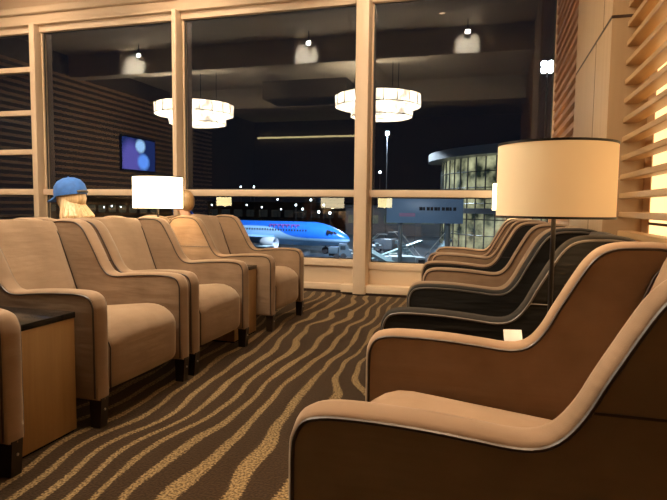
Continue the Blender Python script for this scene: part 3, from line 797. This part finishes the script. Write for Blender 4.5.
# ground vehicles
GLS = plain('vehicle_glass', (.02, .03, .04), .1)
def wheels(p, xs, y, r=.42):
    for x in xs:
        for s in (-1, 1): MB().lathe([(0, -.13), (r * .9, -.13), (r, -.06), (r, .06), (r * .9, .13), (0, .13)], (x, s * y, r), 20, Matrix.Rotation(pi / 2, 4, 'X')).build('wheel', DRK, p)
def van(label, x, y, rz, L, H, col, kind='truck', box=True):
    v = thing('service_' + kind, label, kind, (x, y, ZG), rz)
    cab = [(L / 2, .45), (L / 2, 1.2), (L / 2 - .35, 1.35), (L / 2 - .8, 2.15), (L / 2 - 1.9, 2.2), (L / 2 - 1.9, .45)]
    MB().prism(cab, 'y', -1, 1).build('cab', paint('cab_' + kind, col), v)
    MB().box(L / 2 - 1.65, L / 2 - .9, -1.02, 1.02, 1.35, 1.95, .03).build('window', GLS, v)
    MB().box(-L / 2, L / 2 - 2.0, -1.15, 1.15, .75, H, .05).build('cargo_box', paint('box_' + kind, col), v)
    MB().box(-L / 2, L / 2 - .1, -.7, .7, .4, .75).build('chassis', DRK, v)
    MB().box(L / 2 - .02, L / 2 + .03, -.85, -.55, .7, .9).build('headlamp', emit('headlamp', (1, 1, .9), 12), v)
    wheels(v, (-L / 2 + 1.2, L / 2 - 1.2), 1.0); return v
van('pale blue box truck parked at the foot of the right window with dark markings', -6.9, 43, radians(8), 5.2, 3.2, (.35, .50, .62))
van('long pale blue truck beside the ramp in the middle of the apron', -3.9, 50, radians(182), 6.6, 3.3, (.30, .42, .62))
van('white van below the jet bridge', -8.6, 62, radians(20), 4.6, 2.3, (.4, .45, .45), 'van')
van('dark grey van parked beyond the jet nose', -17.5, 92, radians(160), 4.8, 2.4, (.10, .12, .14), 'van')
van('dark service truck under the front of the jet', -21.5, 80, radians(10), 3.4, 1.7, (.08, .11, .14))
def loader(label, x, y, rz):
    v = thing('belt_loader', label, 'belt loader', (x, y, ZG), rz)
    MB().box(-1.9, 1.9, -.9, .9, .4, 1.0, .05).build('chassis', paint('loader_dark', (.06, .10, .11)), v)
    MB().prism([(-3.2, .9), (-3.1, 1.2), (3.6, 3.5), (3.7, 3.2)], 'y', -.5, .5).build('conveyor', paint('loader_belt', (.20, .30, .30)), v)
    MB().box(-.9, .1, -.9, -.1, 1.0, 1.9, .05).build('cab', paint('loader_cab', (.45, .5, .45)), v); wheels(v, (-1.2, 1.2), .9)
loader('belt loader with raised conveyor below the jet bridge', -9.2, 54, radians(150))
loader('belt loader standing further back near the building', -11.8, 70, radians(30))
def stairs(label, x, y, rz, h=3.2):
    v = thing('passenger_stairs', label, 'boarding stairs', (x, y, ZG), rz, group='boarding stairs on the apron')
    MB().box(-1.6, 1.6, -.8, .8, .35, .9, .05).build('chassis', paint('stairs_chassis', (.05, .07, .08)), v)
    m = MB(); n = 11
    for k in range(n): m.box(-2 + .3 * k, -1.68 + .3 * k, -.6, .6, .5 + h * k / n - .1, .5 + h * (k + 1) / n)
    m.build('steps', paint('stairs_metal', (.22, .30, .32)), v)
    for s in (-.65, .65): MB().tube([(-2, s, 1.4), (1.3, s, 1.5 + h), (2.2, s, 1.5 + h)], .05, 6).build('handrail', STEEL, v)
    wheels(v, (-1.1, 1.1), .8, .3)
stairs('boarding stairs nearest the wide mullion', -13.2, 60, radians(20)); stairs('boarding stairs behind the belt loader', -9.6, 66, radians(160)); stairs('boarding stairs right of the jet bridge supports', -6.2, 72, radians(40))
def cart(label, x, y, rz):
    v = thing('baggage_cart', label, 'baggage cart', (x, y, ZG), rz, group='baggage carts on the apron')
    MB().box(-1.3, 1.3, -.75, .75, .35, .5).build('deck', DRK, v); MB().box(-1.3, 1.3, -.75, .75, 1.9, 1.98).build('canopy', paint('canopy', (.35, .45, .5)), v)
    m = MB()
    for sx in (-1.25, 1.25):
        for sy in (-.7, .7): m.tube([(sx, sy, .5), (sx, sy, 1.9)], .04, 6)
    m.build('frame', STEEL, v)
    m = MB(); rr = random.Random(int(x * 10)); m.box(-1.0, -.4, -.5, .5, .5, 1.2); m.box(-.2, .4, -.5, .4, .5, 1.0); m.box(.5, 1.1, -.4, .5, .5, 1.3); m.build('luggage', paint('luggage', (.10, .11, .2)), v); wheels(v, (-.9, .9), .6, .25)
for i, (x, y) in enumerate([(-14, 49.5), (-13.2, 54.5), (-12.2, 43.6), (-31, 74), (-15.4, 66), (-4.4, 66), (-3.4, 61), (-11.9, 64), (-10.4, 46), (-16.8, 82)]):
    cart(['baggage cart left of the belt loader', 'baggage cart under the left end of the jet bridge', 'baggage cart behind the pale box truck', 'baggage cart under the aircraft belly', 'baggage cart right of the aircraft nose',
          'baggage cart below the glass terminal', 'baggage cart between the jet bridge supports', 'baggage cart beside the boarding stairs', 'baggage cart closest to the windows', 'baggage cart beyond the aircraft nose'][i], x, y, i * .5)
# floodlights
def pole(label, x, y, z, size, strength, power=0, group=None):
    p = thing('floodlight_pole', label, 'light pole', (x, y, ZG), group=group); h = z - ZG
    MB().tube([(0, 0, 0), (0, 0, h)], [.10, .06], 8).build('pole', paint('pole_grey', (.06, .065, .07)), p)
    m = MB(); m.box(-size * .75, size * .75, -.1, .25, h - size * .75, h + size * .75, .03); m.build('lamp_housing', paint('housing', (.1, .1, .1)), p)
    m = MB()
    for k in (-1, 1):
        for q in (-1, 1): m.ell((k * size * .36, -.12, h + q * size * .36), (size * .36, .12, size * .36), sub=2)
    m.build('lamp_head', emit('flood_lens', (.75, .88, 1), strength), p)
    if power:
        l = bpy.data.lights.new('flood', 'SPOT'); l.energy = power; l.spot_size = radians(142); l.spot_blend = .15; l.color = (.72, .86, 1); l.shadow_soft_size = .6
        o = bpy.data.objects.new('flood', l); COL.objects.link(o); o.parent = p; o.location = (0, -1.0, h)
pole('brilliant floodlight beside the slatted wall', 4.75, 60, 15.0, .85, 90, 0)
pole('floodlight on a mast just right of the wide mullion', -22.2, 120, 16.8, .55, 45, 50000)
pole('low distant floodlight right of the wide mullion', -39.4, 200, 13.5, .55, 25)
pole('unseen floodlight added behind the wide mullion to light the apron', -17.2, 71, 15, .5, 2, 110000)  # added source for the apron and jet, kept out of sight
spot('jet_bridge_fill', (-9, 26, 7), (-6.8, 58, -.5), 9000, 50, .6, (.75, .86, 1), .5)  # added fill light on the near side of the jet bridge, no fixture
for x, y, z in [(-70.5, 150, 6.4), (-66.4, 150, 6.4), (-45.8, 140, 2.7), (-46.4, 130, 1.3), (-41.2, 120, 0.4), (-68.2, 160, 0.6), (-34.3, 110, -0.1), (-31.9, 110, -0.3), (-65.8, 170, 0.0), (-95.8, 180, 1.1), (-77.8, 170, 1.2), (-17.1, 110, -0.1), (-13.2, 100, -0.6), (-133.0, 170, -0.1), (-129.7, 170, 0.3), (-133.4, 180, -0.1), (-80.0, 178, 6.1), (-78.6, 178, 4.5), (-45.3, 150, 1.4), (-70.1, 178, 3.2)]:
    pole('small bright apron light on a pole far beyond the aircraft', x, y, z, .30, 16, 0, 'far apron lights')

# ------------------------------------------------------------------ world, camera
w = bpy.data.worlds.new('night'); bpy.context.scene.world = w; w.use_nodes = True
bg = w.node_tree.nodes['Background']; bg.inputs[0].default_value = (.010, .014, .024, 1); bg.inputs[1].default_value = .35
cam = bpy.data.cameras.new('camera'); co = bpy.data.objects.new('camera', cam); COL.objects.link(co)
cam.sensor_fit = 'HORIZONTAL'; cam.sensor_width = 36; cam.lens = 559.87 / 667 * 36; cam.clip_start = .05; cam.clip_end = 1000
yaw, pitch, roll = .2753, .078, .0112
fwd = Vector((-sin(yaw) * cos(pitch), cos(yaw) * cos(pitch), -sin(pitch))); rt = Vector((cos(yaw), sin(yaw), 0)); up = rt.cross(fwd)
r2 = rt * cos(roll) + up * sin(roll); u2 = up * cos(roll) - rt * sin(roll)
Mx = Matrix((r2, u2, -fwd)).transposed().to_4x4(); Mx.translation = Vector((0, 0, 1.1)); co.matrix_world = Mx
sc = bpy.context.scene; sc.camera = co
sc.view_settings.view_transform = 'Standard'; sc.view_settings.look = 'None'; sc.view_settings.gamma = 1; sc.view_settings.exposure = -0.15
sc.cycles.max_bounces = 8; sc.cycles.transparent_max_bounces = 16; sc.cycles.sample_clamp_indirect = 40; sc.cycles.caustics_reflective = False; sc.cycles.caustics_refractive = False
